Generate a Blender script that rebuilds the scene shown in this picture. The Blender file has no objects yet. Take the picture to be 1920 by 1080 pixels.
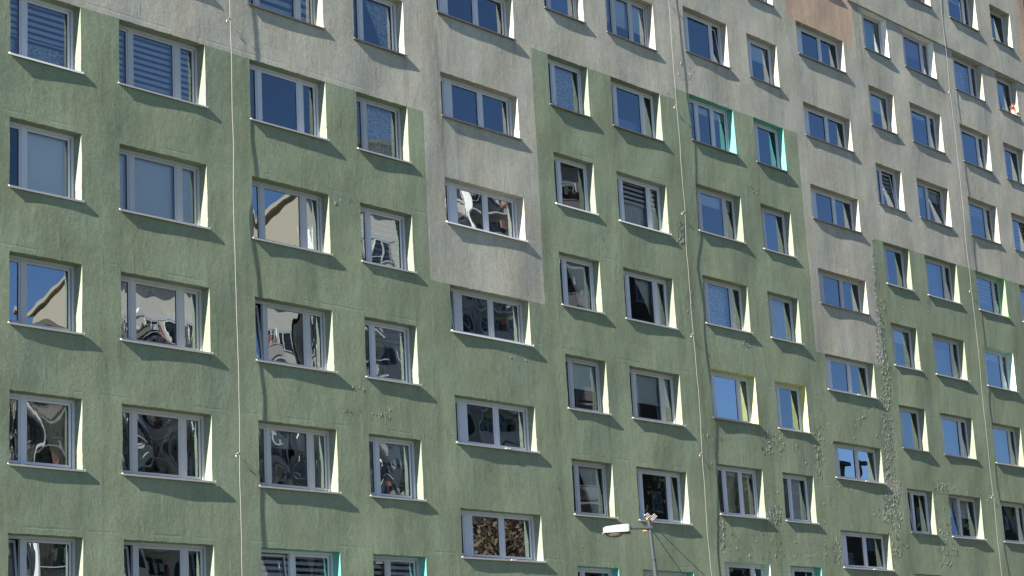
import bpy, math, random
import numpy as np
from mathutils import Vector, Matrix
random.seed(7); rng = np.random.RandomState(11)
R = math.radians
S = bpy.context.scene
COL = S.collection
ZS = -2.387                      # facade survey heights -> heights above the ground

# ------------------------------------------------------------------ camera
cam_d = bpy.data.cameras.new('camera'); cam = bpy.data.objects.new('camera', cam_d); COL.objects.link(cam)
cam_d.sensor_width = 36; cam_d.lens = 3779.642/1920*36; cam_d.clip_end = 3000; cam_d.clip_start = .1
p_, y_, r_ = R(12.92150803), R(50.75887078), R(-3.06751136)
fwd = Vector((math.sin(y_)*math.cos(p_), math.cos(y_)*math.cos(p_), math.sin(p_)))
rt = Vector((math.cos(y_), -math.sin(y_), 0)); up = rt.cross(fwd)
ra = rt*math.cos(r_)+up*math.sin(r_); ua = up*math.cos(r_)-rt*math.sin(r_)
M = Matrix((ra, ua, -fwd)).transposed().to_4x4(); M.translation = Vector((0, -31.62, 3.987+ZS))
cam.matrix_world = M
S.camera = cam

# ------------------------------------------------------------------ light
SUN = Vector((-1, -.108, .59)).normalized()
w = bpy.data.worlds.new('World'); S.world = w; w.use_nodes = True
nt = w.node_tree; bg = nt.nodes['Background']; sky = nt.nodes.new('ShaderNodeTexSky')
sky.sky_type = 'NISHITA'; sky.sun_disc = False
sky.sun_elevation = math.asin(SUN.z); sky.sun_rotation = math.atan2(SUN.x, SUN.y)
sky.air_density = .74; sky.dust_density = 0; sky.ozone_density = 4.0
nt.links.new(sky.outputs[0], bg.inputs[0]); bg.inputs[1].default_value = .05
sd = bpy.data.lights.new('sun', 'SUN'); sd.energy = 5; sd.angle = R(.5); sd.color = (1, .93, .82)
so = bpy.data.objects.new('sun', sd); COL.objects.link(so); so.rotation_euler = (-SUN).to_track_quat('-Z', 'Y').to_euler()
so.location = (0, -20, 60)
S.view_settings.view_transform = 'Standard'; S.view_settings.look = 'None'; S.view_settings.gamma = 1
S.view_settings.exposure = 2.12
S.cycles.max_bounces = 8; S.cycles.transparent_max_bounces = 12; S.cycles.sample_clamp_indirect = 6

# ------------------------------------------------------------------ helpers
def tag(o, label=None, cat=None, group=None, kind=None):
    if label: o['label'] = label
    if cat: o['category'] = cat
    if group: o['group'] = group
    if kind: o['kind'] = kind
    return o
def empty(name, loc=(0, 0, 0), parent=None):
    o = bpy.data.objects.new(name, None); COL.objects.link(o); o.location = loc; o.parent = parent; return o
class MB:
    def __init__(s): s.v = []; s.f = []; s.m = []
    def quad(s, a, b, c, d, mi=0):
        n = len(s.v); s.v += [tuple(a), tuple(b), tuple(c), tuple(d)]; s.f.append((n, n+1, n+2, n+3)); s.m.append(mi)
    def tri(s, a, b, c, mi=0):
        n = len(s.v); s.v += [tuple(a), tuple(b), tuple(c)]; s.f.append((n, n+1, n+2)); s.m.append(mi)
    def box(s, x0, x1, y0, y1, z0, z1, mi=0, mat=None):
        P = [(x0, y0, z0), (x1, y0, z0), (x1, y1, z0), (x0, y1, z0), (x0, y0, z1), (x1, y0, z1), (x1, y1, z1), (x0, y1, z1)]
        if mat is not None: P = [tuple(mat @ Vector(p)) for p in P]
        n = len(s.v); s.v += P
        for f in ((0, 3, 2, 1), (4, 5, 6, 7), (0, 1, 5, 4), (1, 2, 6, 5), (2, 3, 7, 6), (3, 0, 4, 7)):
            s.f.append(tuple(n+i for i in f)); s.m.append(mi)
    def tube(s, pts, rad, n=8, mi=0, cap=True):
        pts = [Vector(p) for p in pts]
        rads = rad if isinstance(rad, (list, tuple)) else [rad]*len(pts)
        base = len(s.v)
        for i, p in enumerate(pts):
            d = (pts[min(i+1, len(pts)-1)]-pts[max(i-1, 0)]).normalized()
            a = d.orthogonal().normalized() if i == 0 else (a-d*a.dot(d)).normalized()
            b = d.cross(a)
            for k in range(n):
                t = 2*math.pi*k/n; s.v.append(tuple(p+(a*math.cos(t)+b*math.sin(t))*rads[i]))
        for i in range(len(pts)-1):
            for k in range(n):
                s.f.append((base+i*n+k, base+i*n+(k+1) % n, base+(i+1)*n+(k+1) % n, base+(i+1)*n+k)); s.m.append(mi)
        if cap:
            s.f.append(tuple(base+k for k in range(n))[::-1]); s.m.append(mi)
            s.f.append(tuple(base+(len(pts)-1)*n+k for k in range(n))); s.m.append(mi)
    def grid(s, P, nx, ny, mi=0):          # P: list of nx*ny points, row major
        n = len(s.v); s.v += [tuple(p) for p in P]
        for j in range(ny-1):
            for i in range(nx-1):
                s.f.append((n+j*nx+i, n+j*nx+i+1, n+(j+1)*nx+i+1, n+(j+1)*nx+i)); s.m.append(mi)
    def mesh(s, name, mats, smooth=False):
        me = bpy.data.meshes.new(name); me.from_pydata(s.v, [], s.f)
        for m in (mats if isinstance(mats, (list, tuple)) else [mats]): me.materials.append(m)
        me.polygons.foreach_set('material_index', s.m)
        if smooth: me.polygons.foreach_set('use_smooth', [True]*len(s.f))
        me.update(); return me
    def build(s, name, mats, parent=None, loc=(0, 0, 0), smooth=False):
        return put(s.mesh(name, mats, smooth), name, parent, loc)
def put(me, name, parent=None, loc=(0, 0, 0)):
    o = bpy.data.objects.new(name, me); COL.objects.link(o); o.parent = parent; o.location = loc; return o

# ------------------------------------------------------------------ materials
def mat(name, col, rough=.6, metal=0, spec=.5):
    m = bpy.data.materials.new(name); m.use_nodes = True; b = m.node_tree.nodes['Principled BSDF']
    b.inputs['Base Color'].default_value = (*col, 1); b.inputs['Roughness'].default_value = rough
    b.inputs['Metallic'].default_value = metal; b.inputs['Specular IOR Level'].default_value = spec
    return m
class NT:
    def __init__(s, m): s.t = m.node_tree; s.b = s.t.nodes['Principled BSDF']
    def n(s, ty, **k):
        o = s.t.nodes.new(ty)
        for a, v in k.items(): setattr(o, a, v)
        return o
    def set(s, sock, v):
        if hasattr(v, 'is_output'): s.t.links.new(v, sock)
        elif v is not None: sock.default_value = v
    def math(s, op, a, b=None, c=None, clamp=False):
        o = s.n('ShaderNodeMath', operation=op, use_clamp=clamp)
        for i, v in enumerate((a, b, c)): s.set(o.inputs[i], v)
        return o.outputs[0]
    def mapr(s, v, a, b, c, d, smooth=True):
        o = s.n('ShaderNodeMapRange', interpolation_type='SMOOTHSTEP' if smooth else 'LINEAR')
        s.set(o.inputs[0], v)
        for i, q in zip((1, 2, 3, 4), (a, b, c, d)): o.inputs[i].default_value = q
        return o.outputs[0]
    def coord(s, scale=(1, 1, 1)):
        c = s.n('ShaderNodeTexCoord'); m = s.n('ShaderNodeMapping'); m.inputs['Scale'].default_value = scale
        s.t.links.new(c.outputs['Object'], m.inputs[0]); return m.outputs[0]
    def noise(s, vec, scale, detail=3, rough=.55, dist=0):
        o = s.n('ShaderNodeTexNoise'); s.set(o.inputs['Vector'], vec)
        o.inputs['Scale'].default_value = scale; o.inputs['Detail'].default_value = detail
        o.inputs['Roughness'].default_value = rough; o.inputs['Distortion'].default_value = dist
        return o.outputs[0]
    def mix(s, f, a, b, op='MIX'):
        o = s.n('ShaderNodeMix', data_type='RGBA', blend_type=op)
        s.set(o.inputs[0], f)
        for i, v in ((6, a), (7, b)):
            if isinstance(v, tuple): v = (*v[:3], 1)
            s.set(o.inputs[i], v)
        return o.outputs[2]
JOINTS = [21.4, 25.6, 31.0, 35.6, 40.05, 46.65, 50.3, 53.4, 57.6, 60.6, 64.3, 67.7, 70.7]
def plaster(name, col, amt=1.0):
    m = mat(name, col, .92, spec=.15); N = NT(m)
    o1 = N.coord(); o2 = N.coord((1, 1, .16)); o3 = N.coord((1, 1, .7))
    big = N.noise(o1, .45, 3); streak = N.noise(o2, 2.6, 5, .6); fine = N.noise(o3, 7, 5, .65); grain = N.noise(o1, 22, 3, .7)
    dirt = N.noise(o2, 1.3, 4, .6, .6); speck = N.noise(o1, 13, 2, .5)
    f = N.math('ADD', N.mapr(big, .3, .7, -.08, .08), N.mapr(streak, .25, .75, -.06*amt, .06*amt))
    f = N.math('ADD', f, N.mapr(fine, .25, .75, -.08, .08)); f = N.math('ADD', f, N.mapr(grain, .25, .75, -.13, .13))
    f = N.math('ADD', f, N.mapr(dirt, .60, .74, 0, -.10*amt)); f = N.math('ADD', f, N.mapr(speck, .70, .78, 0, -.12))
    f = N.math('ADD', f, 1.0)
    at = N.n('ShaderNodeAttribute', attribute_name='stain')
    st = N.math('MULTIPLY', at.outputs['Fac'], N.mapr(N.noise(N.coord((1, 1, .1)), 7, 4, .6), .3, .65, .2, 1))
    f = N.math('MULTIPLY', f, N.math('SUBTRACT', 1.0, N.math('MULTIPLY', st, .24*amt, clamp=True)))
    tint = N.mix(N.mapr(N.noise(o1, .9, 3), .35, .65, 0, 1), tuple(c*k for c, k in zip(col, (1.02, 1.0, .97))), tuple(c*k for c, k in zip(col, (.98, 1.0, 1.03))))
    vv = N.n('ShaderNodeVectorMath', operation='SCALE'); N.set(vv.inputs[0], tint); N.set(vv.inputs['Scale'], f)
    N.set(N.b.inputs['Base Color'], vv.outputs[0])
    # relief: trowelled waves, grain, lengthwise runs, filled panel joints
    sx = N.n('ShaderNodeSeparateXYZ'); N.set(sx.inputs[0], o1)
    h = N.math('ADD', N.math('MULTIPLY', N.noise(N.coord((1, 1, .5)), 2.2, 3, .55), .017), N.math('MULTIPLY', N.noise(N.coord((1, 1, .75)), 9, 5, .75), .0068))
    h = N.math('ADD', h, N.math('MULTIPLY', grain, .0028))
    h = N.math('ADD', h, N.math('MULTIPLY', N.mapr(N.noise(o2, 4, 3, .6), .55, .75, 0, 1), .003))
    wob = N.math('MULTIPLY', N.noise(o1, 1.2, 2), .08)
    for j in JOINTS:
        d = N.math('ABSOLUTE', N.math('SUBTRACT', N.math('ADD', sx.outputs[0], wob), j+.04))
        h = N.math('ADD', h, N.mapr(d, .0, .05, .0022, 0))
    zz = N.math('ADD', N.math('MULTIPLY', N.math('FRACT', N.math('DIVIDE', N.math('ADD', sx.outputs[2], .55), 2.75)), 2.75), N.math('MULTIPLY', wob, .4))
    hl = N.math('MULTIPLY', N.mapr(N.math('ABSOLUTE', N.math('SUBTRACT', zz, 1.3)), 0, .035, 1, 0), N.mapr(N.noise(N.coord((1, 1, 1)), .9, 3), .46, .58, 0, 1))
    h = N.math('SUBTRACT', h, N.math('MULTIPLY', hl, .0035))
    bp = N.n('ShaderNodeBump'); bp.inputs['Strength'].default_value = .52; bp.inputs['Distance'].default_value = 1
    N.set(bp.inputs['Height'], h); N.set(N.b.inputs['Normal'], bp.outputs[0])
    return m
GREEN = (.163, .196, .137); GREY = (.282, .280, .243); PINK = (.335, .25, .19)
m_green = plaster('green_render', GREEN); m_grey = plaster('grey_render', GREY, 1.15); m_pink = plaster('pink_render', PINK)
m_turq = plaster('turquoise_paint', (.10, .30, .27), .5); m_yel = plaster('yellow_paint', (.38, .41, .19), .5)
m_white = plaster('white_paint', (.62, .62, .60), .5); m_emer = plaster('emerald_paint', (.16, .28, .15), .5)
m_mint = plaster('mint_paint', (.36, .50, .43), .5); m_rev = plaster('green_render_paled_for_sun', (.168, .198, .152), .5); m_bare = plaster('bare_cement', (.225, .225, .20), 1.2)  # sun's cream glare put into the reveal green, a paled copy of the wall's
WALLM = [m_green, m_grey, m_pink, m_turq, m_yel, m_white, m_emer, m_mint, m_rev]
m_flake = plaster('flaked_green_paint', (.170, .200, .145), .6)
m_flake2 = plaster('flaked_grey_paint', (.28, .28, .25), .6)
PVC = [mat('sky_tinted_white_profile', (.41, .435, .495), .4), mat('aged_window_profile', (.33, .345, .375), .5), mat('creamy_window_profile', (.38, .385, .39), .45)]  # sky blue of the shaded white frames is mixed into their colour
m_gasket = mat('dark_gasket', (.03, .03, .035), .6)
m_sill = mat('weathered_sill_sheet', (.36, .35, .34), .5, .35)
m_silld = mat('dark_sill_sheet', (.12, .11, .105), .5, .35)
m_sillw = mat('white_sill_sheet', (.62, .62, .62), .4, .1)
m_conc = mat('roof_concrete', (.3, .29, .27), .9)
def glass(name, r, tint=(1, 1, 1)):
    m = bpy.data.materials.new(name); m.use_nodes = True; t = m.node_tree; t.nodes.clear()
    out = t.nodes.new('ShaderNodeOutputMaterial'); mx = t.nodes.new('ShaderNodeMixShader')
    gl = t.nodes.new('ShaderNodeBsdfGlossy'); gl.inputs['Roughness'].default_value = .0; gl.inputs['Color'].default_value = (.76, .88, 1, 1)
    tr = t.nodes.new('ShaderNodeBsdfTransparent'); tr.inputs['Color'].default_value = (.90*tint[0], .92*tint[1], .91*tint[2], 1)
    fr = t.nodes.new('ShaderNodeFresnel'); fr.inputs['IOR'].default_value = r
    t.links.new(fr.outputs[0], mx.inputs[0]); t.links.new(tr.outputs[0], mx.inputs[1]); t.links.new(gl.outputs[0], mx.inputs[2])
    t.links.new(mx.outputs[0], out.inputs[0]); return m
m_glass = [glass('window_glass', 2.25), glass('clear_window_glass', 1.9), glass('mirror_window_glass', 3.6)]
def cloth(name, col, sc=None):
    m = mat(name, col, .9, spec=.1); N = NT(m)
    if sc:
        o = N.coord(); f = N.mapr(N.noise(o, sc, 4, .7), .4, .62, .45, 1.1)
        vv = N.n('ShaderNodeVectorMath', operation='SCALE'); vv.inputs[0].default_value = col; N.set(vv.inputs['Scale'], f)
        N.set(N.b.inputs['Base Color'], vv.outputs[0])
    return m
m_lace = cloth('white_lace', (.85, .85, .86), 22); m_sheer = cloth('sheer_curtain', (.78, .78, .80)); m_roller = cloth('pale_roller_blind', (.80, .82, .82))
m_beige = cloth('beige_curtain', (.62, .54, .40)); m_lilac = cloth('lilac_blind', (.42, .25, .50)); m_gcurt = cloth('pale_green_curtain', (.42, .55, .40))
m_slat = cloth('blind_slat', (.75, .75, .80)); m_bluec = cloth('blue_curtain', (.25, .35, .60))
ROOM = [mat('room_cream', (.35, .31, .25), .9), mat('room_brown', (.13, .075, .045), .9), mat('room_dark', (.06, .06, .07), .9), mat('room_grey', (.2, .2, .21), .9)]

# ------------------------------------------------------------------ facade layout
H = 2.75
A, B = (19.497, 18.045), (22.60, 21.147)
# column: (x left, x right, top of row 0, bottom of row 0, rows)
C = {1: (23.30, 25.06, *A, range(-1, 5)), 2: (26.06, 28.46, *A, range(-1, 5)), 3: (29.80, 32.20, *A, range(-2, 5)), 4: (33.24, 35.03, *A, range(-2, 5)),
     5: (36.31, 39.37, 20.709, 19.52, range(-2, 5)), 6: (40.75, 42.50, 22.240, 20.78, range(-2, 6)), 7: (43.55, 45.90, 22.240, 20.78, range(-2, 6)),
     8: (47.43, 49.78, *B, range(-2, 6)), 9: (50.87, 52.60, *B, range(-2, 6)), 10: (53.93, 56.90, 23.79, 22.636, range(-2, 6)),
     11: (58.33, 60.07, B[0]+H, B[1]+H, range(-2, 7)), 12: (61.14, 63.45, B[0]+H, B[1]+H, range(-2, 7)), 13: (64.89, 67.17, B[0]+H, B[1]+H, range(-2, 7)),
     14: (68.34, 70.05, B[0]+H, B[1]+H, range(-2, 6)), 15: (71.45, 74.4, 26.6, 25.42, range(-2, 4))}
XMIN, XMAX, ZMAX = 15.0, 78.0, 36.0
LEDX, LEDZ = 57.4, 28.145            # the upper wall stands 6 cm proud above this line
REV = {(8, 0): 3, (9, 0): 3, (3, 4): 3, (4, 4): 3, (6, 5): 3, (7, 5): 3, (8, 3): 4, (9, 3): 4, (11, -1): 5, (12, -1): 5, (13, 2): 6, (13, 3): 7, (8, 5): 7, (9, 5): 3}
OP = []
for c, (x0, x1, zt, zb, rows) in C.items():
    for r in rows: OP.append((c, r, x0, x1, zb-r*H, zt-r*H))

def zone(x, z):
    if x < 35.6: return 0 if z < 19.497 else 1
    if x < 40.05: return 0 if z < 15.209 else 1
    if x < 46.65: return 0 if z < 22.24 else 1
    if x < 53.4: return 0 if z < 22.60 else 1
    if x < 57.6: return 0 if z < 15.54 else (2 if z > 26.54 else 1)
    if x < 70.7: return 0 if z < 19.85 else 1
    return 0 if z < 16 else (2 if z > LEDZ else 1)
_w = [(rng.uniform(0, 2*math.pi), lam, rng.uniform(0, 6.28), a) for lam, a in ((5, .005), (3.4, .004), (3.9, .004), (2.6, .0034), (2.2, .0026), (1.7, .0019), (1.4, .0014), (1.1, .0010), (.9, .0007), (.7, .0005))]
def dy(x, z):
    s = 0
    for th, lam, ph, a in _w: s = s+a*np.sin((x*math.cos(th)+z*math.sin(th))*2*math.pi/lam+ph)
    return s
def jit(x, z): return x+.0045*(np.sin(z*37+x*11)+np.sin(z*83+x*5+1)), z+.004*(np.sin(x*41+z*9)+np.sin(x*77-z*7+2))
def lines(lo, hi, step, extra):
    v = list(np.arange(lo, hi+1e-6, step))
    ex = sorted(set(round(e, 3) for e in extra if lo < e < hi)); ex = [e for i, e in enumerate(ex) if i == 0 or e-ex[i-1] > .0025]
    v = [q for q in v if all(abs(q-e) > .03 for e in ex)]
    return np.array(sorted(v+ex+[hi] if hi not in v else v+ex))
GX = lines(XMIN, XMAX, .12, [c[0] for c in C.values()]+[c[1] for c in C.values()]+[35.6, 40.05, 46.65, 53.4, 57.6, 70.7, LEDX])
GZ = lines(2.387, ZMAX, .15, [o[4] for o in OP]+[o[5] for o in OP]+[15.209, 15.54, 26.54, LEDZ, 22.24, 16, 19.85])

building = tag(empty('apartment_building', (46, 0, 0)), 'long prefabricated apartment block with stepped green and grey render and rows of white framed windows', 'building')
BO = Vector((-46, 0, 0))
def lx(x, y, z): return (x-46, y, z+ZS)
def stain(x, z):                 # rain runs under the sill ends and down some joints
    s = np.zeros_like(x); q = np.random.RandomState(5)
    for c, r, x0, x1, z0, z1 in OP:
        for xe in (x0+.02, x1-.02, *(q.uniform(x0, x1, 5 if c in (5, 10) else 2))):
            L = q.uniform(.5, 1.9); a = q.uniform(0, 1)**1.6*(1.0 if abs(xe-x0-.02) < 1e-6 or abs(xe-x1+.02) < 1e-6 else .6); d = z0-z
            s += a*np.exp(-((x-xe)/q.uniform(.06, .13))**2)*(d > 0)*np.exp(-np.maximum(d, 0)/L)
    for xj in (35.75, 36.1, 40.2, 40.35, 46.85, 47.1, 53.6, 57.75, 58.0, 29.6, 25.5, 39.9, 64.5, 50.3):
        for k in range(5):
            zt, L = q.uniform(8, 30), q.uniform(1, 3.5); xx = xj+q.uniform(-.15, .15)
            s += q.uniform(.2, .9)*np.exp(-((x-xx)/q.uniform(.07, .16))**2)*np.exp(-((z-zt)/L)**2)
    return np.clip(s, 0, 1)
def wall_sheet(name, test, y0, label=None):
    nx, nz = len(GX), len(GZ)
    X, Z = np.meshgrid(GX, GZ); Y = dy(X, Z)+y0
    XJ, ZJ = jit(X, Z); V = np.stack([XJ-46, Y, ZJ+ZS], -1).reshape(-1, 3)
    mask = np.zeros((nz-1, nx-1), bool); mid_x = (GX[1:]+GX[:-1])/2; mid_z = (GZ[1:]+GZ[:-1])/2
    MX, MZ = np.meshgrid(mid_x, mid_z); mask = test(MX, MZ)
    for c, r, x0, x1, z0, z1 in OP: mask &= ~((MX > x0) & (MX < x1) & (MZ > z0) & (MZ < z1))
    j, i = np.nonzero(mask); a = j*nx+i
    F = np.stack([a, a+1, a+nx+1, a+nx], -1)
    MI = [zone(mid_x[ii], mid_z[jj]) for jj, ii in zip(j, i)]
    mb = MB(); mb.v = [tuple(v) for v in V]; mb.f = [tuple(int(q) for q in f) for f in F]; mb.m = MI
    nmain = len(mb.f)
    D = .33
    for c, r, x0, x1, z0, z1 in OP:
        if not test(np.array((x0+x1)/2), np.array((z0+z1)/2)): continue
        mi = REV.get((c, r)); mi = zone((x0+x1)/2, z0+.1) if mi is None else mi
        mi = {2: 1, 0: 8}.get(mi, mi)
        xs = GX[(GX > x0-.004) & (GX < x1+.004)]; zs = GZ[(GZ > z0-.004) & (GZ < z1+.004)]
        def strip(pts, flip):
            for p, q in zip(pts[:-1], pts[1:]):
                pj, qj = jit(*p), jit(*q); P = [(pj[0], float(dy(p[0], p[1]))+y0, pj[1]), (qj[0], float(dy(q[0], q[1]))+y0, qj[1]), (q[0], D, q[1]), (p[0], D, p[1])]
                if flip: P = P[::-1]
                mb.quad(*[lx(*t) for t in P], mi)
        strip([(x0, z) for z in zs], False); strip([(x1, z) for z in zs], True)
        strip([(x, z1) for x in xs], False); strip([(x, z0) for x in xs], True)
    me = mb.mesh(name, WALLM); at = me.attributes.new('stain', 'FLOAT', 'POINT'); sv = np.zeros(len(mb.v), np.float32); sv[:len(V)] = stain(X, Z).ravel(); at.data.foreach_set('value', sv); fl = [True]*nmain+[False]*(len(mb.f)-nmain); me.polygons.foreach_set('use_smooth', fl)
    o = put(me, name, building)
    if label: o['label'] = label
    return o
upt = lambda x, z: (x > LEDX) & (z > LEDZ)
wall_sheet('wall', lambda x, z: ~upt(x, z), 0, 'stepped green and grey rendered wall with peeling patches')
wall_sheet('upper_wall', upt, -.06, 'grey upper wall standing slightly proud over a thin ledge')
mb = MB()                                   # underside and end of the proud layer, a drip strip at its foot
xs = GX[GX > LEDX-.004]
def in_op(x, z): return any(o[2] < x < o[3] and o[4] < z < o[5]+.004 for o in OP)
for a, b in zip(xs[:-1], xs[1:]):
    if in_op((a+b)/2, LEDZ): continue
    ya, yb = float(dy(a, LEDZ)), float(dy(b, LEDZ))
    mb.quad(lx(a, ya-.06, LEDZ), lx(a, ya+.01, LEDZ), lx(b, yb+.01, LEDZ), lx(b, yb-.06, LEDZ))
for a, b in zip(GZ[:-1], GZ[1:]):
    if a < LEDZ-.01: continue
    ya, yb = float(dy(LEDX, a)), float(dy(LEDX, b))
    mb.quad(lx(LEDX, ya-.06, a), lx(LEDX, yb-.06, b), lx(LEDX, yb+.01, b), lx(LEDX, ya+.01, a))
mb.build('ledge', [m_grey], building)
mb = MB()                                   # the rest of the block
mb.quad((XMIN-46, 0, 0), (XMIN-46, 11, 0), (XMIN-46, 11, ZMAX+ZS), (XMIN-46, 0, ZMAX+ZS), 0)
mb.quad((XMAX-46, 0, 0), (XMAX-46, 0, ZMAX+ZS), (XMAX-46, 11, ZMAX+ZS), (XMAX-46, 11, 0), 0)
mb.quad((XMIN-46, 11, 0), (XMAX-46, 11, 0), (XMAX-46, 11, ZMAX+ZS), (XMIN-46, 11, ZMAX+ZS), 0)
mb.build('side_wall', [m_grey], building)
mb = MB(); mb.box(XMIN-46.2, XMAX-45.8, -.25, 11.2, ZMAX+ZS, ZMAX+ZS+.35); mb.build('roof', [m_conc], building)

# ------------------------------------------------------------------ windows
LAY = {'N': [(.10, .365), (.57, 1.58)], 'A': [(.10, .36), (.565, 1.66), (1.885, 2.215)], 'B': [(.10, .55), (.765, 1.38), (1.59, 2.16)],
       'T': [(.10, .985), (1.21, 2.2)], 'S': [(.08, .31), (.68, 1.66), (1.88, 2.85)], 'M': [(.10, .60), (.80, 1.58)]}
LAY = {k: [(a+.035, b+.035) for a, b in v] for k, v in LAY.items()}
cache = {}
def ring(mb, x0, x1, z0, z1, w, ya, yb, mi=0):
    mb.box(x0, x0+w, ya, yb, z0, z1, mi); mb.box(x1-w, x1, ya, yb, z0, z1, mi)
    mb.box(x0+w, x1-w, ya, yb, z0, z0+w, mi); mb.box(x0+w, x1-w, ya, yb, z1-w, z1, mi)
def frame_mesh(W, Hh, lay, pv):
    k = ('f', W, Hh, lay, pv)
    if k in cache: return cache[k]
    L = LAY[lay]; mb = MB(); e = .004
    ring(mb, e, W-e, .012, Hh-e, .062, .235, .315)
    for (a, b), (c, d) in zip(L[:-1], L[1:]): mb.box(b+.048, c-.048, .239, .311, .05, Hh-.05)
    cache[k] = mb.mesh('window', PVC[pv]); return cache[k]
def sash_mesh(w, h, pv):
    k = ('s', round(w, 3), round(h, 3), pv)
    if k in cache: return cache[k]
    mb = MB(); t = .052
    ring(mb, -t, w+t, 0, h+2*t, t, -.019, .035)
    ring(mb, -.001, w+.001, t-.001, h+t+.001, .006, -.006, .012, 1)
    cache[k] = mb.mesh('sash', [PVC[pv], m_gasket]); return cache[k]
def pane_mesh(w, h, bulge, seed):
    n = 13; mb = MB(); P = []; rr = random.Random(seed); ph = [rr.uniform(0, 6.3) for _ in range(6)]
    k1, k2, k3 = rr.uniform(2, 5), rr.uniform(2, 5), rr.uniform(5, 9); amp = bulge*.16
    for j in range(n):
        for i in range(n):
            u, v = i/(n-1)*2-1, j/(n-1)*2-1
            y = bulge*(1-u*u)*(1-v*v)*w + amp*(math.sin(k1*u+ph[0])*math.sin(k2*v+ph[1])+.35*math.sin(k3*u+ph[2]+v*2))
            P.append((i/(n-1)*w, -y, j/(n-1)*h))
    mb.grid(P, n, n); return mb
def curtain_mb(x0, x1, z0, z1, y, amp=.03, lam=.13, drape=None):
    n = max(8, int((x1-x0)/lam*6)); mb = MB(); P = []; m = 8
    ph = random.uniform(0, 6)
    for j in range(m+1):
        t = j/m
        for i in range(n+1):
            u = i/n; x = x0+(x1-x0)*u
            if drape == 'l': x = x0+(x1-x0)*u*(.35+.65*t**1.5)
            if drape == 'r': x = x1-(x1-x0)*(1-u)*(.35+.65*t**1.5)
            P.append((x, y+amp*math.sin(u*(x1-x0)/lam*6.28+ph+math.sin(t*2)*.5)*(1-.35*t), z0+(z1-z0)*t))
    mb.grid(P, n+1, m+1); return mb
def zebra_mb(x0, x1, z0, z1, y, step=.15, fr=.55):
    mb = MB(); z = z1
    while z > z0+.01:
        zz = max(z0, z-step*fr); mb.box(x0, x1, y, y+.004, zz, z); z -= step
    mb.box(x0, x1, y-.02, y+.02, z0-.03, z0); return mb
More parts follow.
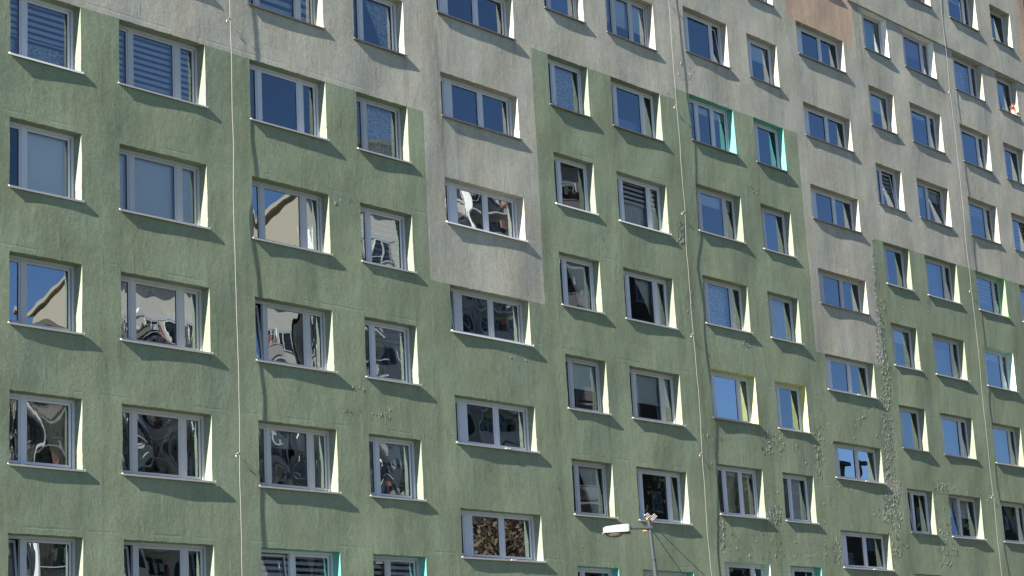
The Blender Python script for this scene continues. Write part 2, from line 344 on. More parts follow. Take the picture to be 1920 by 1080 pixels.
# content per window: list of (kind, args)
#  roller f: lowered fraction   zebra f   venetian f   lace f0 f1   curt (folds) f0 f1   drape side
SPEC = {
 (1, 0): dict(c=[('zebra', .60), ('lace', 0, .36)], sill='w'), (1, 1): dict(c=[('roller', 1.0, 'p2')], g=1), (1, 2): dict(g=2, b=5), (1, 3): dict(b=11, c=[('drape', 'r', 'beige')]),
 (1, 4): dict(t=0, c=[('drape', 'r', 'gcurt')], g=2), (2, 0): dict(c=[('zebra', 1.0)]), (2, 1): dict(c=[('roller', 1.0), ('venetian', 1.0)], room=3, g=1), (2, 2): dict(c=[('drape', 'l', 'sheer'), ('drape', 'r', 'beige')], b=8, g=2),
 (2, 3): dict(b=13, g=2), (2, 4): dict(t=0, b=7, g=2), (3, -1): dict(c=[('zebra', 1.0, .21)]), (3, 0): dict(room=2), (3, 1): dict(g=2, b=4), (3, 2): dict(t=0, b=9, g=2),
 (3, 3): dict(b=14, c=[('roller', .3), ('drape', 'r', 'gcurt')], g=2), (3, 4): dict(lay='T', t=0, c=[('zebra', 1.0)], b=8), (4, -1): dict(c=[('drape', 'r', 'lace')]), (4, 0): dict(c=[('lace', 0, 1)]),
 (4, 1): dict(c=[('zebra', 1.0)], b=4, g=2), (4, 2): dict(c=[('zebra', .35)], b=6, g=2), (4, 3): dict(c=[('roller', .35)], b=14, g=2), (4, 4): dict(c=[('zebra', 1.0)], lay='M'),
 (5, -1): dict(room=2), (5, 0): dict(room=2), (5, 1): dict(b=6, g=2), (5, 2): dict(b=6, t=0, g=2), (5, 3): dict(b=5, g=2), (5, 4): dict(b=4, g=2),
 (6, -1): dict(c=[('curt', 0, 1, 'bluec')]), (6, 0): dict(c=[('lace', 0, 1)]), (6, 1): dict(room=1, g=1), (6, 2): dict(room=2, c=[('drape', 'r', 'sheer')], g=1), (6, 3): dict(c=[('roller', .52)], room=2, g=1),
 (6, 4): dict(room=2, g=1, c=[('drape', 'r', 'sheer')]), (6, 5): dict(room=3), (7, -1): dict(lay='B', c=[('roller', .62)]), (7, 0): dict(room=3, c=[('curt', 0, .35, 'bluec')]),
 (7, 1): dict(c=[('zebra', .45), ('curt', 0, .6, 'sheer')], g=1), (7, 2): dict(c=[('drape', 'r', 'sheer')], room=1, g=1), (7, 3): dict(c=[('roller', .6), ('drape', 'l', 'beige')]), (7, 4): dict(room=2, g=1),
 (7, 5): dict(c=[('drape', 'l', 'sheer')]), (8, -1): dict(t=2), (8, 0): dict(lay='B', c=[('roller', .18)]), (8, 1): dict(c=[('roller', .26)]), (8, 2): dict(), (8, 3): dict(g=2),
 (8, 4): dict(lay='B', c=[('roller', .1), ('curt', 0, 1, 'beige')], g=1, room=2), (8, 5): dict(g=1, room=2), (9, 0): dict(), (9, 1): dict(), (9, 4): dict(lay='M', c=[('curt', 0, 1, 'sheer')], g=1, room=2),
 (9, 5): dict(g=1, room=2), (10, 4): dict(g=2), (10, 5): dict(g=1, room=2), (11, -1): dict(c=[('curt', 0, 1, 'gcurt')]), (11, 0): dict(c=[('roller', .45)]), (11, 1): dict(t=1, lay='M', c=[('zebra', .6)]),
 (11, 2): dict(), (11, 5): dict(lay='M', t=0, g=1, room=2), (12, -1): dict(c=[('roller', .5, None, 'lilac')]), (12, 0): dict(c=[('roller', .15)]), (12, 1): dict(lay='T', t=1, c=[('roller', .3)]),
 (12, 2): dict(c=[('curt', 0, 1, 'bluec')]), (12, 3): dict(c=[('curt', 0, .8, 'bluec')]), (12, 5): dict(lay='T', t=0, g=1, room=2, c=[('roller', .45, 'dim')]),
 (13, 2): dict(c=[('zebra', .7)]), (13, 3): dict(c=[('roller', .2)]), (13, 4): dict(c=[('curt', 0, 1, 'bluec')]), (13, 5): dict(g=1, room=2, c=[('drape', 'r', 'gcurt')]),
 (14, 1): dict(c=[('zebra', .8)]), (14, -1): dict(c=[('drape', 'r', 'sheer')]),
}
CM = dict(lace=m_lace, sheer=m_sheer, beige=m_beige, lilac=m_lilac, gcurt=m_gcurt, bluec=m_bluec)
room_cache = {}
def room_mesh(W, Hh, k):
    kk = (W, Hh, k)
    if kk not in room_cache:
        x0, x1, y0, y1, z0, z1 = -.28, W+.28, .335, 3.6, -.95, Hh+.3
        mb = MB()
        mb.quad((x0, y1, z0), (x1, y1, z0), (x1, y1, z1), (x0, y1, z1)); mb.quad((x0, y0, z0), (x0, y1, z0), (x0, y1, z1), (x0, y0, z1))
        mb.quad((x1, y0, z0), (x1, y1, z0), (x1, y1, z1), (x1, y0, z1)); mb.quad((x0, y0, z1), (x1, y0, z1), (x1, y1, z1), (x0, y1, z1), 1)
        mb.quad((x0, y0, z0), (x1, y0, z0), (x1, y1, z0), (x0, y1, z0), 2)
        for a, b, c, d in ((x0, 0, z0, z1), (W, x1, z0, z1), (0, W, z0, 0), (0, W, Hh, z1)): mb.quad((a, y0, c), (b, y0, c), (b, y0, d), (a, y0, d))
        # a wardrobe and a table give the dark room some shape
        mb.box(x0+.05, x0+.65, 2.2, 3.3, z0+.01, z0+2.0, 3); mb.box(W*.45, W*.45+1.0, 1.2, 1.8, z0+.70, z0+.75, 3)
        room_cache[kk] = mb.mesh('room', [ROOM[k], ROOM[0] if k != 2 else ROOM[3], ROOM[1], ROOM[1]])
    return room_cache[kk]
sill_cache = {}
def sill_mesh(W, k, p):
    if (W, k, p) not in sill_cache:
        mb = MB(); e = .035
        mb.box(-e, W+e, p, -.004, .012, .020); mb.box(.003, W-.003, -.004, .235, .012, .024)
        mb.box(-e, W+e, p-.003, p+.001, -.018, .022); mb.box(-e-.004, -e+.002, p, -.004, .008, .034); mb.box(W+e-.002, W+e+.004, p, -.004, .008, .034)
        sill_cache[(W, k, p)] = mb.mesh('sill', {'g': m_sill, 'd': m_silld, 'w': m_sillw}[k])
    return sill_cache[(W, k, p)]
revname = {3: 'turquoise', 4: 'yellow', 5: 'white', 6: 'emerald green', 7: 'mint green'}
for c, r, x0, x1, z0, z1 in OP:
    # keep what the photograph shows, plus a narrow margin round it
    W, Hh = round(x1-x0, 3), round(z1-z0, 3)
    sp = SPEC.get((c, r))
    if not sp:
        rd = random.Random(c*31+r*7); sp = {}
        o_ = rd.choice([None, None, ('roller', rd.uniform(.12, .4)), ('curt', 0, 1, rd.choice(['sheer', 'bluec'])), ('drape', rd.choice('lr'), rd.choice(['beige', 'sheer', 'lace'])), ('zebra', rd.uniform(.2, .5)), ('lace', 0, rd.choice([.4, 1]))])
        if c in (5, 10, 15): o_ = None
        if o_: sp['c'] = [o_]
    stair = c in (5, 10, 15); wide = W > 2 and not stair
    lay = 'S' if stair else ('A' if wide else 'N'); lay = sp.get('lay', lay)
    yo = -.06 if (x0 > LEDX and z0 > LEDZ) else 0
    pv = random.choice([0, 0, 0, 1, 1, 2]); wdw = put(frame_mesh(W, Hh, lay, pv), 'window', building, lx(x0, 0, z0))
    if (c, r) in REV: wdw['label'] = 'window set in a %s painted reveal' % revname[REV[(c, r)]]
    sk = sp.get('sill', 'd' if z0 > 20 or c in (10, 5) and r < 2 else random.choice('ggd' if c > 7 else 'g'))
    if (c, r) in ((6, 1), (7, 1), (5, 1), (5, 2)): sk = 'w'
    s = put(sill_mesh(W, sk, random.choice([-.044, -.050, -.054, -.060]) if c not in (5, 10) else -.054), 'sill', wdw, (0, yo, 0))
    k = sp.get('room', random.choice([0, 2, 2, 3]))
    put(room_mesh(W, Hh, k), 'room', wdw)
    gm = m_glass[sp.get('g', 0)]
    for i, (a, b) in enumerate(LAY[lay]):
        pw, ph = b-a, Hh-.262
        base = Vector((a, .268, .088))
        so_ = put(sash_mesh(pw, ph, pv), 'sash', wdw, base)
        bul = sp.get('b', random.uniform(.5, 2.5))*.001*(.5 if sp.get('b', 0) > 10 else .3)
        pm = pane_mesh(pw, ph, bul, hash((c, r, i)) & 0xffff).mesh('pane', gm, True)
        po = put(pm, 'pane', wdw, base)
        tl = sp.get('t') == i
        if tl: so_.rotation_euler.x = R(-6.5); so_['label'] = 'tilted open sash'
        pm.transform(Matrix.Translation((0, .005, .052)))
        if tl: po.rotation_euler.x = R(-6.5)
        po.rotation_euler.z = R(random.uniform(-.25, .25)); 
    ti = 1 if 't' in sp else 0
    yb = .43 if ti else .36
    for it in sp.get('c', []):
        kd = it[0]; a0, a1, b0, b1 = .07, W-.07, .06, Hh-.07; hh = b1-b0
        if kd == 'roller':
            mm = CM.get(it[3]) if len(it) > 3 else m_roller
            if len(it) > 2 and it[2] == 'p2': a0 = LAY[lay][1][0]-.05
            mb = MB(); mb.box(a0, a1, yb, yb+.004, b1-hh*it[1], b1); mb.box(a0, a1, yb-.008, yb+.012, b1-hh*it[1]-.025, b1-hh*it[1]); mb.build('roller_blind', mm, wdw)
        elif kd == 'zebra': zebra_mb(a0, a1, b1-hh*it[1], b1, yb, *( (it[2],) if len(it) > 2 else (.135,))).build('striped_blind', m_slat, wdw)
        elif kd == 'venetian':
            mb = MB(); z = b1
            while z > b1-hh*it[1]+.02:
                mb.quad((a0, yb-.010, z-.026), (a1, yb-.010, z-.026), (a1, yb+.010, z), (a0, yb+.010, z)); z -= .028
            mb.build('venetian_blind', m_slat, wdw)
        elif kd in ('lace', 'curt'):
            mm = m_lace if kd == 'lace' else CM[it[3]]
            curtain_mb(a0, a1, b0+hh*it[1], b0+hh*it[2], yb+.08, .02, .16 if kd == 'lace' else .11).build('curtain', mm, wdw, smooth=True)
        elif kd == 'drape':
            mid = a0+(a1-a0)*(.5 if it[1] == 'l' else .45)
            xa, xb = (a0, mid) if it[1] == 'l' else (mid, a1)
            curtain_mb(xa, xb, b0, b1, yb+.08, .03, .10, it[1]).build('curtain', CM[it[2]], wdw, smooth=True)
    if (c, r) in ((5, 3), (5, 4), (10, 3), (10, 4), (10, 5)):
        mb = MB(); mb.box(W*.57, W*.57+.20, -.066, -.056+yo, -.004, .03); mb.build('clip', m_sillw, wdw)

# ------------------------------------------------------------------ lightning conductors down the wall
m_wire = mat('galvanised_wire', (.15, .15, .14), .7); m_ins = mat('white_clamp', (.4, .4, .38), .5); m_rust = mat('rusty_steel', (.12, .08, .06), .8)
def conductor(x, rad, wob, zs, seed):
    rr = random.Random(seed); a = [rr.uniform(0, 6) for _ in range(6)]; P = []; z = 2.6
    while z < 36.2:
        P.append((x-46+wob*(math.sin(z*1.1+a[0])+.5*math.sin(z*3.1+a[1])+.3*math.sin(z*7+a[2])), -.082+.012*math.sin(z*.8+a[3])+.006*math.sin(z*2.3+a[4])+float(dy(x, z)), z+ZS)); z += .25
    mb = MB(); mb.tube(P, rad*.75, 6); o = mb.build('lightning_conductor', m_wire, building, smooth=True)
    for z in zs:
        mb = MB(); xx = x-46; zz = z+ZS
        mb.tube([(xx-.05, .01, zz+.01), (xx-.01, -.09, zz)], .006, 6); mb.tube([(xx-.07, -.095, zz+.02), (xx+.025, -.085, zz)], .012, 6)
        mb.tube([(xx-.08, -.05, zz-.03), (xx-.08, -.05, zz-.065)], [.013, .010], 8, 1); mb.tube([(xx-.06, -.09, zz+.03), (xx-.04, -.09, zz+.0)], .011, 8, 1)
        mb.build('bracket', [m_wire, m_ins], o)
conductor(29.17, .011, .008, (10.45, 20.25, 30.0), 1)
conductor(46.62, .009, .02, (11.8, 15.2, 18.8, 22.0, 25.4, 28.5), 2)
conductor(64.26, .008, .015, (11.7, 19.0, 26.4, 31.6), 3)

# ------------------------------------------------------------------ peeling paint
CL = [[57.69,17.81,58.19,17.88,57.28,15.62,57.78,15.68,60],[57.35,15.63,58.13,15.72,56.96,13.5,57.73,13.56,150],[57.13,13.51,57.94,13.58,56.81,11.77,57.6,11.82,190],[57.12,11.79,58.02,11.85,57.04,11.35,57.94,11.41,70],[56.73,11.34,57.94,11.41,56.55,10.39,57.76,10.46,220],[56.72,10.4,57.76,10.46,56.5,9.22,57.52,9.26,90],[57.6,19.8,57.78,19.87,57.33,17.76,57.56,17.82,36],[57.4,17.77,57.62,17.85,57.05,15.41,57.3,15.47,50],[49.85,12.87,50.58,12.93,49.73,12.07,50.46,12.13,60],[50.48,12.69,51.14,12.74,50.41,12.2,51.06,12.25,30],[49.79,10.51,50.66,10.56,49.71,9.97,50.57,10.01,90],[52.85,13.13,53.48,13.19,52.59,11.48,53.21,11.52,50],[53.38,9.75,54.65,9.8,53.24,8.94,54.5,8.98,50],[47.14,10.14,47.73,10.17,47.01,9.16,47.59,9.19,50],[55.43,14.3,57.14,14.47,55.36,13.86,57.06,14.02,30],[60.17,11.9,60.92,11.95,60.1,11.55,60.84,11.59,40],[59.84,12.06,61.72,12.19,59.73,11.52,61.6,11.64,30],[60.27,10.59,61.77,10.66,59.97,9.17,61.46,9.23,130],[61.46,10.11,62.81,10.17,61.39,9.75,62.73,9.81,30],[64.0,11.97,64.48,12.01,63.87,11.41,64.35,11.44,20],[50.26,20.34,50.8,20.44,50.21,20.0,50.75,20.1,16],[49.29,15.48,49.81,15.55,49.24,15.19,49.76,15.25,26],[46.3,18.5,46.67,18.56,46.21,17.78,46.58,17.84,46],[46.99,23.74,47.41,23.84,46.88,22.89,47.3,22.99,14],[47.31,23.48,47.79,23.6,47.24,22.89,47.72,23.0,14],[46.44,16.48,46.79,16.53,46.36,15.77,46.7,15.82,14],[32.38,11.76,33.97,11.91,32.37,11.51,33.96,11.66,14],[32.66,12.31,33.28,12.38,32.66,12.19,33.27,12.25,9],[32.26,16.63,32.97,16.75,32.25,16.5,32.96,16.62,5],[50.9,13.12,51.5,13.18,50.84,12.72,51.44,12.77,20],[55.33,13.69,56.17,13.77,55.27,13.35,56.1,13.42,20],[55.99,10.95,56.49,10.98,55.91,10.53,56.42,10.56,12],[59.97,11.8,64.02,12.07,59.64,10.2,63.64,10.39,30],[47.07,9.61,58.04,10.13,46.95,8.72,57.84,9.1,130],[46.4,12.56,49.71,12.86,46.34,12.11,49.64,12.38,24],
      [47.0,13.2,57.4,13.6,46.9,9.0,57.2,9.3,170], [58.2,19.5,63.9,19.8,57.6,9.0,63.6,9.2,50], [36,14,46.4,14.5,36,8,46.4,8.4,20], [41,27,57,28,41,15,57,16,34]]
fl = MB(); bare = MB()
def on_window(x, z, m=.04): return any(o[2]-m < x < o[3]+m and o[4]-m < z < o[5]+m for o in OP)
for q in CL:
    n = int(q[8]*(1.2 if abs(q[2]-q[0]) < 1.6 else 1)); dense = n > 45 and abs(q[2]-q[0]) < 1.6
    for i in range(n):
        u, v = (rng.beta(1.6, 1.6), rng.rand()) if dense else rng.rand(2)
        x = (q[0]*(1-u)+q[2]*u)*(1-v)+(q[4]*(1-u)+q[6]*u)*v; z = (q[1]*(1-u)+q[3]*u)*(1-v)+(q[5]*(1-u)+q[7]*u)*v
        if on_window(x, z): continue
        s = rng.uniform(.009, .026)*(1.2 if dense else .85); th = rng.choice([-1, 1], p=[.42, .58])*(math.pi/2+.2+rng.uniform(-.7, .7)); y = float(dy(x, z)); li = rng.uniform(.002, .009)
        n1 = rng.randint(5, 8); P = []
        ax = (math.cos(th), math.sin(th)); bx = (-ax[1], ax[0]); el = rng.uniform(1.2, 3.0)
        # a curled scale: fixed along one edge, its other edge lifted off the wall
        m = 4; rows = []
        for j in range(3):
            t = j/2; row = []
            for k in range(m):
                w_ = (k/(m-1)-.5)*2; jw = rng.uniform(-.25, .25)
                dx = ax[0]*w_*s*el*(1-.35*t)+bx[0]*(t*s*1.1+jw*s*.4); dz = ax[1]*w_*s*el*(1-.35*t)+bx[1]*(t*s*1.1+jw*s*.4)
                row.append(lx(x+dx, y-.002-li*t**1.4*rng.uniform(.6, 1.2), z+dz))
            rows += row
        fl.grid(rows, m, 3, 0 if zone(x, z) == 0 else 1)
        if dense and rng.rand() < .8 or rng.rand() < .2:
            k = rng.randint(6, 9); cx, cz = x+rng.uniform(-.02, .02), z+rng.uniform(-.02, .02); rr_ = s*rng.uniform(1.1, 2.3); off = .0018+.0016*rng.rand()
            ring_ = []
            for a in range(k):
                an = a/k*6.283; rd = rr_*rng.uniform(.5, 1.15); ring_.append((cx+math.cos(an)*rd*.8, cz+math.sin(an)*rd*1.2))
            if not on_window(cx, cz, .07):
                nv = len(bare.v); bare.v += [lx(a, float(dy(a, b))-off, b) for a, b in ring_]; bare.f.append(tuple(range(nv, nv+k))[::-1]); bare.m.append(0)
# the bare rectangle beside the lower stair window
P = []
for j in range(4):
    for i in range(9):
        xx, zz = 57.06+i*.105, 11.36+j*.15; P.append(lx(xx, float(dy(xx, zz))-.0042, zz))
bare.grid(P, 9, 4)
tag(fl.build('peeling_paint', [m_flake, m_flake2], building), 'curled flakes of loose paint', kind='stuff')
tag(bare.build('bare_patches', [m_bare], building), 'grey cement showing where paint has come off', kind='stuff')

# ------------------------------------------------------------------ street lamp with aerial
m_pole = mat('grey_galvanised_pole', (.026, .031, .038), .6, .1); m_head = mat('white_lamp_housing', (.25, .25, .25), .5); m_black = mat('black_rubber', (.02, .02, .02), .7)
m_bowl = mat('smoked_lamp_bowl', (.15, .14, .125), .2); m_bowl.node_tree.nodes['Principled BSDF'].inputs['Transmission Weight'].default_value = .45
m_orange = mat('orange_plastic', (.38, .20, .05), .5); m_alu = mat('pale_aluminium', (.28, .28, .28), .5, .2)
LP = Vector((38.405, -4.0, 0)); zt = 9.12+ZS
lamp = tag(empty('street_lamp', LP), 'street lamp with pale boxy head and small aerial on its grey pole', 'street lamp')
lean = Vector((-.055, -.02, 0))
def lp(z): return lean*z*.45+Vector((.155, .055, z))*1.0
top = Vector((0, 0, zt-.02)); P0 = Vector((.78, .1, 0)); 
def pole_pt(t): return P0.lerp(top, t)
mb = MB(); mb.tube([pole_pt(t) for t in (0, .3, .6, .86)], [.085, .072, .060, .054], 14); mb.tube([pole_pt(.86), pole_pt(.865)], .066, 14, 1); mb.tube([pole_pt(.865), pole_pt(.995)], .050, 14)
mb.tube([pole_pt(0), pole_pt(.012)], .16, 14)
mb.build('pole', [m_pole, m_black], lamp, smooth=False)
ad = Vector((-.80, .60, 0)).normalized(); a0 = top+Vector((0, 0, -.20)); a1 = a0+ad*.50+Vector((0, 0, .005))
mb = MB(); mb.tube([a0, a1], .034, 10); mb.tube([a0-ad*.06, a0+ad*.09], .052, 10); mb.tube([a1-ad*.03, a1+ad*.06], .055, 10, 1)
mb.tube([a0+ad*.06+Vector((0, 0, -.06)), a0+ad*.16+Vector((0, 0, -.07))], .016, 6, 2); mb.build('arm', [m_pole, m_head, m_orange], lamp)
head = Vector(a1+ad*.02); sd_ = Vector((ad.y, -ad.x, 0)); uz = Vector((0, 0, 1))
def hp(l, s, z): return head+ad*l+sd_*s+uz*(z-l*.03)
mb = MB()                             # tapered housing: a trough with a sloping lid
secs = [(0, .115, -.07, .088), (.03, .125, -.075, .092), (.30, .125, -.075, .084), (.56, .112, -.075, .060), (.575, .108, -.072, .052)]
ringv = []
for l, wd, zb, ztp in secs:
    ringv.append([hp(l, -wd, zb), hp(l, wd, zb), hp(l, wd, (zb+ztp)*.5), hp(l, wd*.86, ztp), hp(l, -wd*.86, ztp), hp(l, -wd, (zb+ztp)*.5)])
for A1, A2 in zip(ringv[:-1], ringv[1:]):
    for k in range(6): mb.quad(A1[k], A1[(k+1) % 6], A2[(k+1) % 6], A2[k])
for rg in (ringv[0], ringv[-1][::-1]):
    n = len(mb.v); mb.v += [tuple(p) for p in rg]; mb.f.append(tuple(range(n, n+6))); mb.m.append(0)
for s in (-1, 1):
    mb.quad(hp(.03, s*.137, -.085), hp(.60, s*.118, -.085), hp(.60, s*.118, -.065), hp(.03, s*.137, -.065))
mb.quad(hp(.60, -.118, -.085), hp(.60, .118, -.085), hp(.60, .118, -.065), hp(.60, -.118, -.065)); mb.quad(hp(.03, -.137, -.07), hp(.03, .137, -.07), hp(.60, .118, -.07), hp(.60, -.118, -.07))
mb.tube([hp(.22, .132, -.01), hp(.22, .145, -.01)], .013, 6, 1); mb.tube([hp(-.03, 0, -.09), hp(.07, 0, -.09)], .03, 8, 1)
mb.build('lamp_head', [m_head, m_black], lamp)
mb = MB(); P = []                     # bowl below
for j in range(9):
    t = j/8*math.pi/2
    for i in range(25):
        an = i/24*2*math.pi; P.append(hp(.34+.23*math.cos(t)*math.cos(an)-.02*math.sin(t), .108*math.cos(t)*math.sin(an), -.086-.115*math.sin(t)))
mb.grid(P, 25, 9); mb.build('lamp_bowl', m_bowl, lamp, smooth=True)
ae = empty('aerial', (0, 0, 0), lamp); bt = top+Vector((0, 0, .02)); bd = Vector((.55, -.83, 0)).normalized(); cd = Vector((.83, .55, .0)); bd = Vector((.90, .40, -.10)).normalized()
mb = MB(); mb.tube([bt-Vector((0, 0, .12)), bt+Vector((0, 0, .03))], .02, 8); mb.tube([bt-bd*.42, bt+bd*.36], .012, 6); mb.build('boom', m_alu, ae)
ed = Vector((.45, -.62, .62)).normalized()
for k in range(6):
    q = bt+bd*(-.36+k*.135); L = .15 if k > 2 else .07
    mb = MB(); mb.tube([q-ed*L*.1, q+ed*L*1.2], .005, 6); mb.build('element', m_alu, ae)
mb = MB(); mb.box(-.045, .045, -.035, .035, -.03, .03, mat=Matrix.Translation(bt-bd*.03)); mb.build('junction_box', m_orange, ae)
mb = MB(); mb.tube([top+Vector((.07, -.01, -.02)), top+Vector((.075, -.01, -.16))], .022, 8); mb.tube([top+Vector((.0, -.03, -.06)), top+Vector((.17, -.03, -.055))], .012, 6)
mb.build('clamp', m_orange, ae)
# two overhead cables from the lamp down to the wall
m_cab = mat('grey_cable', (.10, .10, .10), .6)
for k, (end, sag) in enumerate((((52.6, -.02, 5.2+ZS), .10), ((50.6, -.02, 4.6+ZS), .25))):
    p0 = LP+top+Vector((.03, 0, -.05-.12*k)); p1 = Vector(end); P = []
    for i in range(25):
        t = i/24; q = p0.lerp(p1, t); q.z -= sag*4*t*(1-t); P.append(q)
    mb = MB(); mb.tube([q-p1 for q in P], .011, 6)
    tag(mb.build('cable', m_cab, None, p1), ('upper' if k == 0 else 'lower')+' of the two thin grey cables running from the street lamp down to the wall', 'cable', 'cables from the street lamp')

# ------------------------------------------------------------------ flower pot on the far sill
m_pot = mat('pink_clay_pot', (.62, .27, .20), .7); m_leaf = mat('dry_plant', (.20, .09, .06), .8); m_petal = mat('pale_blossom', (.8, .68, .60), .7)
fx, fz = 69.62, B[1]+H+H+ZS+.024
pot = tag(empty('flower_pot', (fx, .03, fz)), 'small pink flower pot with a ragged plant on a far upper window sill', 'flower pot')
mb = MB(); mb.tube([(0, 0, 0), (0, 0, .10), (0, 0, .17), (0, 0, .175), (0, 0, .20)], [.065, .083, .098, .108, .108], 16); mb.build('pot', m_pot, pot)
mb = MB()
for i in range(90):
    th, ph, d = rng.uniform(0, 6.28), rng.uniform(-.2, 1.4), rng.uniform(.05, .22)
    c_ = Vector((math.cos(th)*math.cos(ph)*d*.9, math.sin(th)*math.cos(ph)*d*.55, .20+math.sin(ph)*d*1.3)); a_ = Vector(rng.normal(size=3)).normalized()*.035; b_ = Vector(rng.normal(size=3)).normalized()*.03
    mb.quad(c_-a_, c_+b_, c_+a_, c_-b_, 1 if (c_.x > .03 and rng.rand() < .8) else 0)
mb.build('plant', [m_leaf, m_petal], pot)

# ------------------------------------------------------------------ ground
m_grass = mat('grass', (.06, .085, .035), .95); N = NT(m_grass)
N.set(N.b.inputs['Base Color'], N.mix(N.noise(N.coord(), .8, 5), (.045, .07, .03), (.09, .10, .05)))
mb = MB(); mb.quad((-900, -900, 0), (1100, -900, 0), (1100, 900, 0), (-900, 900, 0)); tag(mb.build('ground', m_grass), kind='structure')
m_asph = mat('asphalt', (.06, .06, .06), .9); mb = MB(); mb.box(-60, 160, -14, -7, .002, .02); tag(mb.build('road', m_asph), kind='structure')
m_pave = mat('paving', (.28, .27, .25), .9); mb = MB(); mb.box(-60, 160, -6.9, -4.9, .002, .12); mb.box(-60, 160, -34, -30, .002, .03); tag(mb.build('pavement', m_pave), kind='structure')

# ------------------------------------------------------------------ blocks across the street, seen in the glass
m_cream = mat('cream_render', (.23, .20, .15), .9); m_front = mat('shade_lifted_front_render', (.60, .54, .46), .9); m_trim = mat('white_trim', (.56, .55, .53), .6); m_dglass = mat('dark_pane', (.03, .04, .05), .1)  # front and gable are one paint: front lightened against shade, gable darkened against sun
m_pinkw = mat('rose_panel', (.46, .38, .36), .85); m_brown = mat('brown_render', (.10, .065, .05), .9); m_tile = mat('dark_roof', (.07, .06, .06), .9); m_rail = mat('dark_railing', (.05, .05, .05), .6)
def wmesh(w_, h_):
    mb = MB(); ring(mb, 0, w_, 0, h_, .09, -.03, .05); mb.box(w_/2-.05, w_/2+.05, -.025, .045, .09, h_-.09); mb.box(.06, w_-.06, 0, .02, .06, h_-.06, 1); return mb.mesh('window', [m_trim, m_dglass])
wm = wmesh(1.5, 1.5)
m_red = mat('red_cloth', (.30, .12, .10), .8); m_teal = mat('teal_cloth', (.16, .24, .24), .8)
def clutter(w_, k):
    rr = random.Random(k); mb = MB(); P = []
    mb.box(0, w_, 0, 1.5, -.14, 0); mb.box(0, .1, 0, 1.5, 0, 2.6, 0)
    if k % 2: mb.box(.1, w_, 1.42, 1.47, .15, .92, 1)
    mb.box(.1, w_, 1.40, 1.50, .95, 1.0, 0)
    for q in range(int(w_/.12)): mb.box(.12+q*.12, .14+q*.12, 1.36, 1.39, 0, .98, 2)
    for q in range(9):
        x, y, z = rr.uniform(.2, w_-.5), rr.uniform(.2, 1.2), rr.choice([0, 0, .9, 1.3, 1.6]); mb.box(x, x+rr.uniform(.1, .5), y, y+rr.uniform(.04, .4), z, z+rr.uniform(.3, .9), rr.choice([0, 0, 1, 2, 3, 4, 5]))
    mb.box(.3, w_-.4, .3, .32, 1.95, 1.97, 0)
    for q in range(5): x = .4+q*.55+rr.uniform(0, .2); mb.box(x, x+rr.uniform(.2, .45), .29, .33, 1.95-rr.uniform(.4, .9), 1.95, rr.choice([0, 0, 1, 3, 4, 5]))
    if k == 2: mb.box(1.0, 2.1, 1.52, 1.54, 1.1, 1.5, 0); mb.box(1.0, 2.1, 1.52, 1.54, .7, 1.1, 3)
    return mb.mesh('balcony', [m_trim, m_pinkw, m_rail, m_red, m_teal, m_cream])
bms = [clutter(3.6, k) for k in range(6)]
def block(label, x0, x1, y1, depth, h, mw, balc, mroof=None):
    b = tag(empty('apartment_building', (x0, y1, 0)), label, 'building', 'blocks across the street'); L = x1-x0
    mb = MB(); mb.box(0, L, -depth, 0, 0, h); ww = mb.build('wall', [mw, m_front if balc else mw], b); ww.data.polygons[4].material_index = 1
    if balc:
        for f in range(int((h-1)//2.8)+1): mb = MB(); mb.box(0, L, .0, .035, .85+f*2.8, 1.15+f*2.8); mb.build('band', m_trim, b)
    mb = MB(); mb.box(-.4, L+.4, -depth-.4, .5, h, h+.3)
    mb.build('roof', mroof or m_cream, b)
    if balc: b.rotation_euler.z = R(22)
    nf = int((h-1)//2.8); n = max(1, int(L//5.4))
    for f in range(nf):
        for i in range(n):
            xa = .5+i*(L-.6)/n; z = 1.2+f*2.8
            o = put(wm, 'window', b, (xa+3.9, .03, z+.9)); o.rotation_euler.z = math.pi; 
            o.location.x = xa+5.1
            o = put(wm, 'window', b, (xa+2.6, .03, z+.9)); o.rotation_euler.z = math.pi
            if balc: put(bms[(i*5+f*3+int(x0)) % 6], 'balcony', b, (xa, 0, z))
    if not balc or True:
        for f in range(0, nf):
            o = put(wm, 'window', b, (-.03, -depth/2, 1.9+f*2.8+.2)); o.rotation_euler.z = -math.pi/2; o.location = (-.03, -depth*.62, 2.1+f*2.8)
    return b
block('low cream balcony block at the near end across the street', 50, 60.9, -44.2, 12, 23.6+ZS, m_cream, True)
block('cream block with balconies across the street, nearest the camera', 61.5, 72.4, -44.5, 12, 28.3+ZS, m_cream, True)
block('second cream balcony block across the street, stepping forward', 73.0, 79.8, -41.5, 12, 33.7+ZS, m_cream, True)
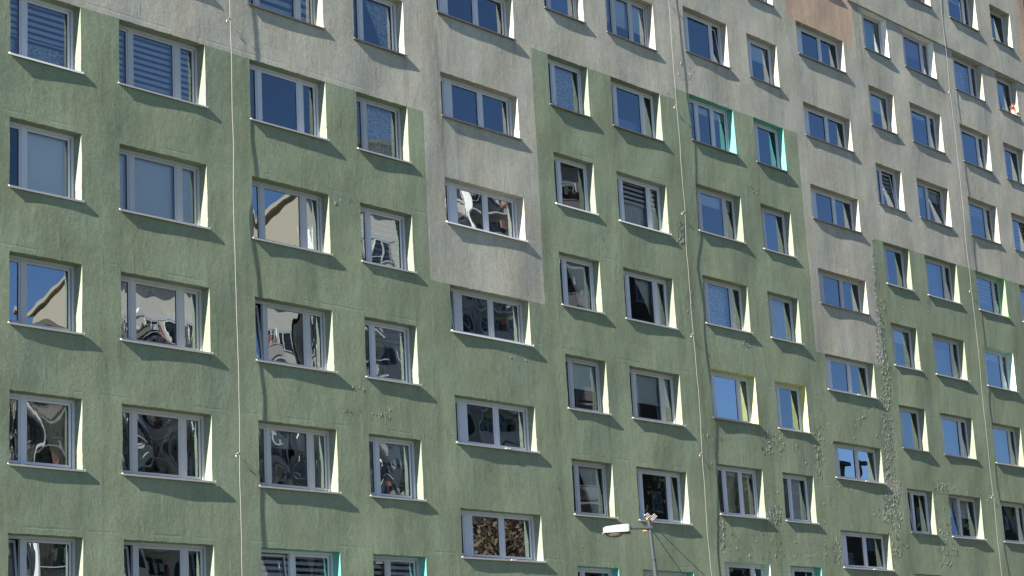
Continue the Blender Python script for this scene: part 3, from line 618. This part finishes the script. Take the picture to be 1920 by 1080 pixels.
block('third cream balcony block across the street, beside the brown tower', 80.4, 97.0, -43.5, 12, 38+ZS, m_cream, True)
block('tall brown tower across the street', 98.2, 112.0, -43.5, 14, 41+ZS, m_brown, False, m_tile)
b = block('low dark block beyond the brown tower', 115, 136, -46, 12, 24+ZS, m_brown, False, m_tile)
b = block('long low block farthest away across the street', 139, 190, -52, 12, 23.5+ZS, m_brown, False, m_tile)

# ------------------------------------------------------------------ trees on the lawn between
m_bark = mat('bark', (.07, .05, .035), .95); m_leafA = [mat('autumn_leaves', (.10, .065, .03), .8), mat('dark_leaves', (.035, .055, .02), .8)]
def tree(loc, h, mi, label, seed):
    rr = random.Random(seed); t = tag(empty('tree', loc), label, 'tree', 'trees across the street')
    mb = MB(); mb.tube([(0, 0, 0), (.1, .1, h*.3), (.05, -.1, h*.62), (0, 0, h*.9)], [h*.022, h*.017, h*.010, h*.003], 8)
    cl = []
    for k in range(26):
        z = h*rr.uniform(.28, .92); an = rr.uniform(0, 6.28); d = h*.26*math.sin(math.pi*min(1, (z/h-.15)/.85))*rr.uniform(.5, 1.1)+.2
        e = Vector((math.cos(an)*d, math.sin(an)*d, z+h*.06)); mb.tube([(0, 0, z-h*.08), e*.5+Vector((0, 0, z*.48)), e], [h*.006, h*.004, h*.0015], 5); cl.append(e)
    mb.build('trunk', m_bark, t)
    mb = MB()
    for e in cl:
        for k in range(75):
            c_ = e+Vector([rr.gauss(0, h*.05) for _ in range(3)]); a_ = Vector([rr.gauss(0, 1) for _ in range(3)]).normalized()*.16; b_ = Vector([rr.gauss(0, 1) for _ in range(3)]).normalized()*.11
            mb.quad(c_-a_, c_+b_, c_+a_, c_-b_)
    mb.build('crown', m_leafA[mi], t)
tree((68.8, -25, 0), 12.5, 0, 'brown leaved autumn tree across the street opposite the stairwell', 3)
tree((72.0, -27, 0), 12, 0, 'smaller autumn tree beside the brown leaved tree', 4)
tree((88.0, -27, 0), 15.5, 1, 'dark green tree in front of the brown tower', 5)
tree((112.0, -27, 0), 15, 1, 'dark green tree farthest to the right across the street', 6)
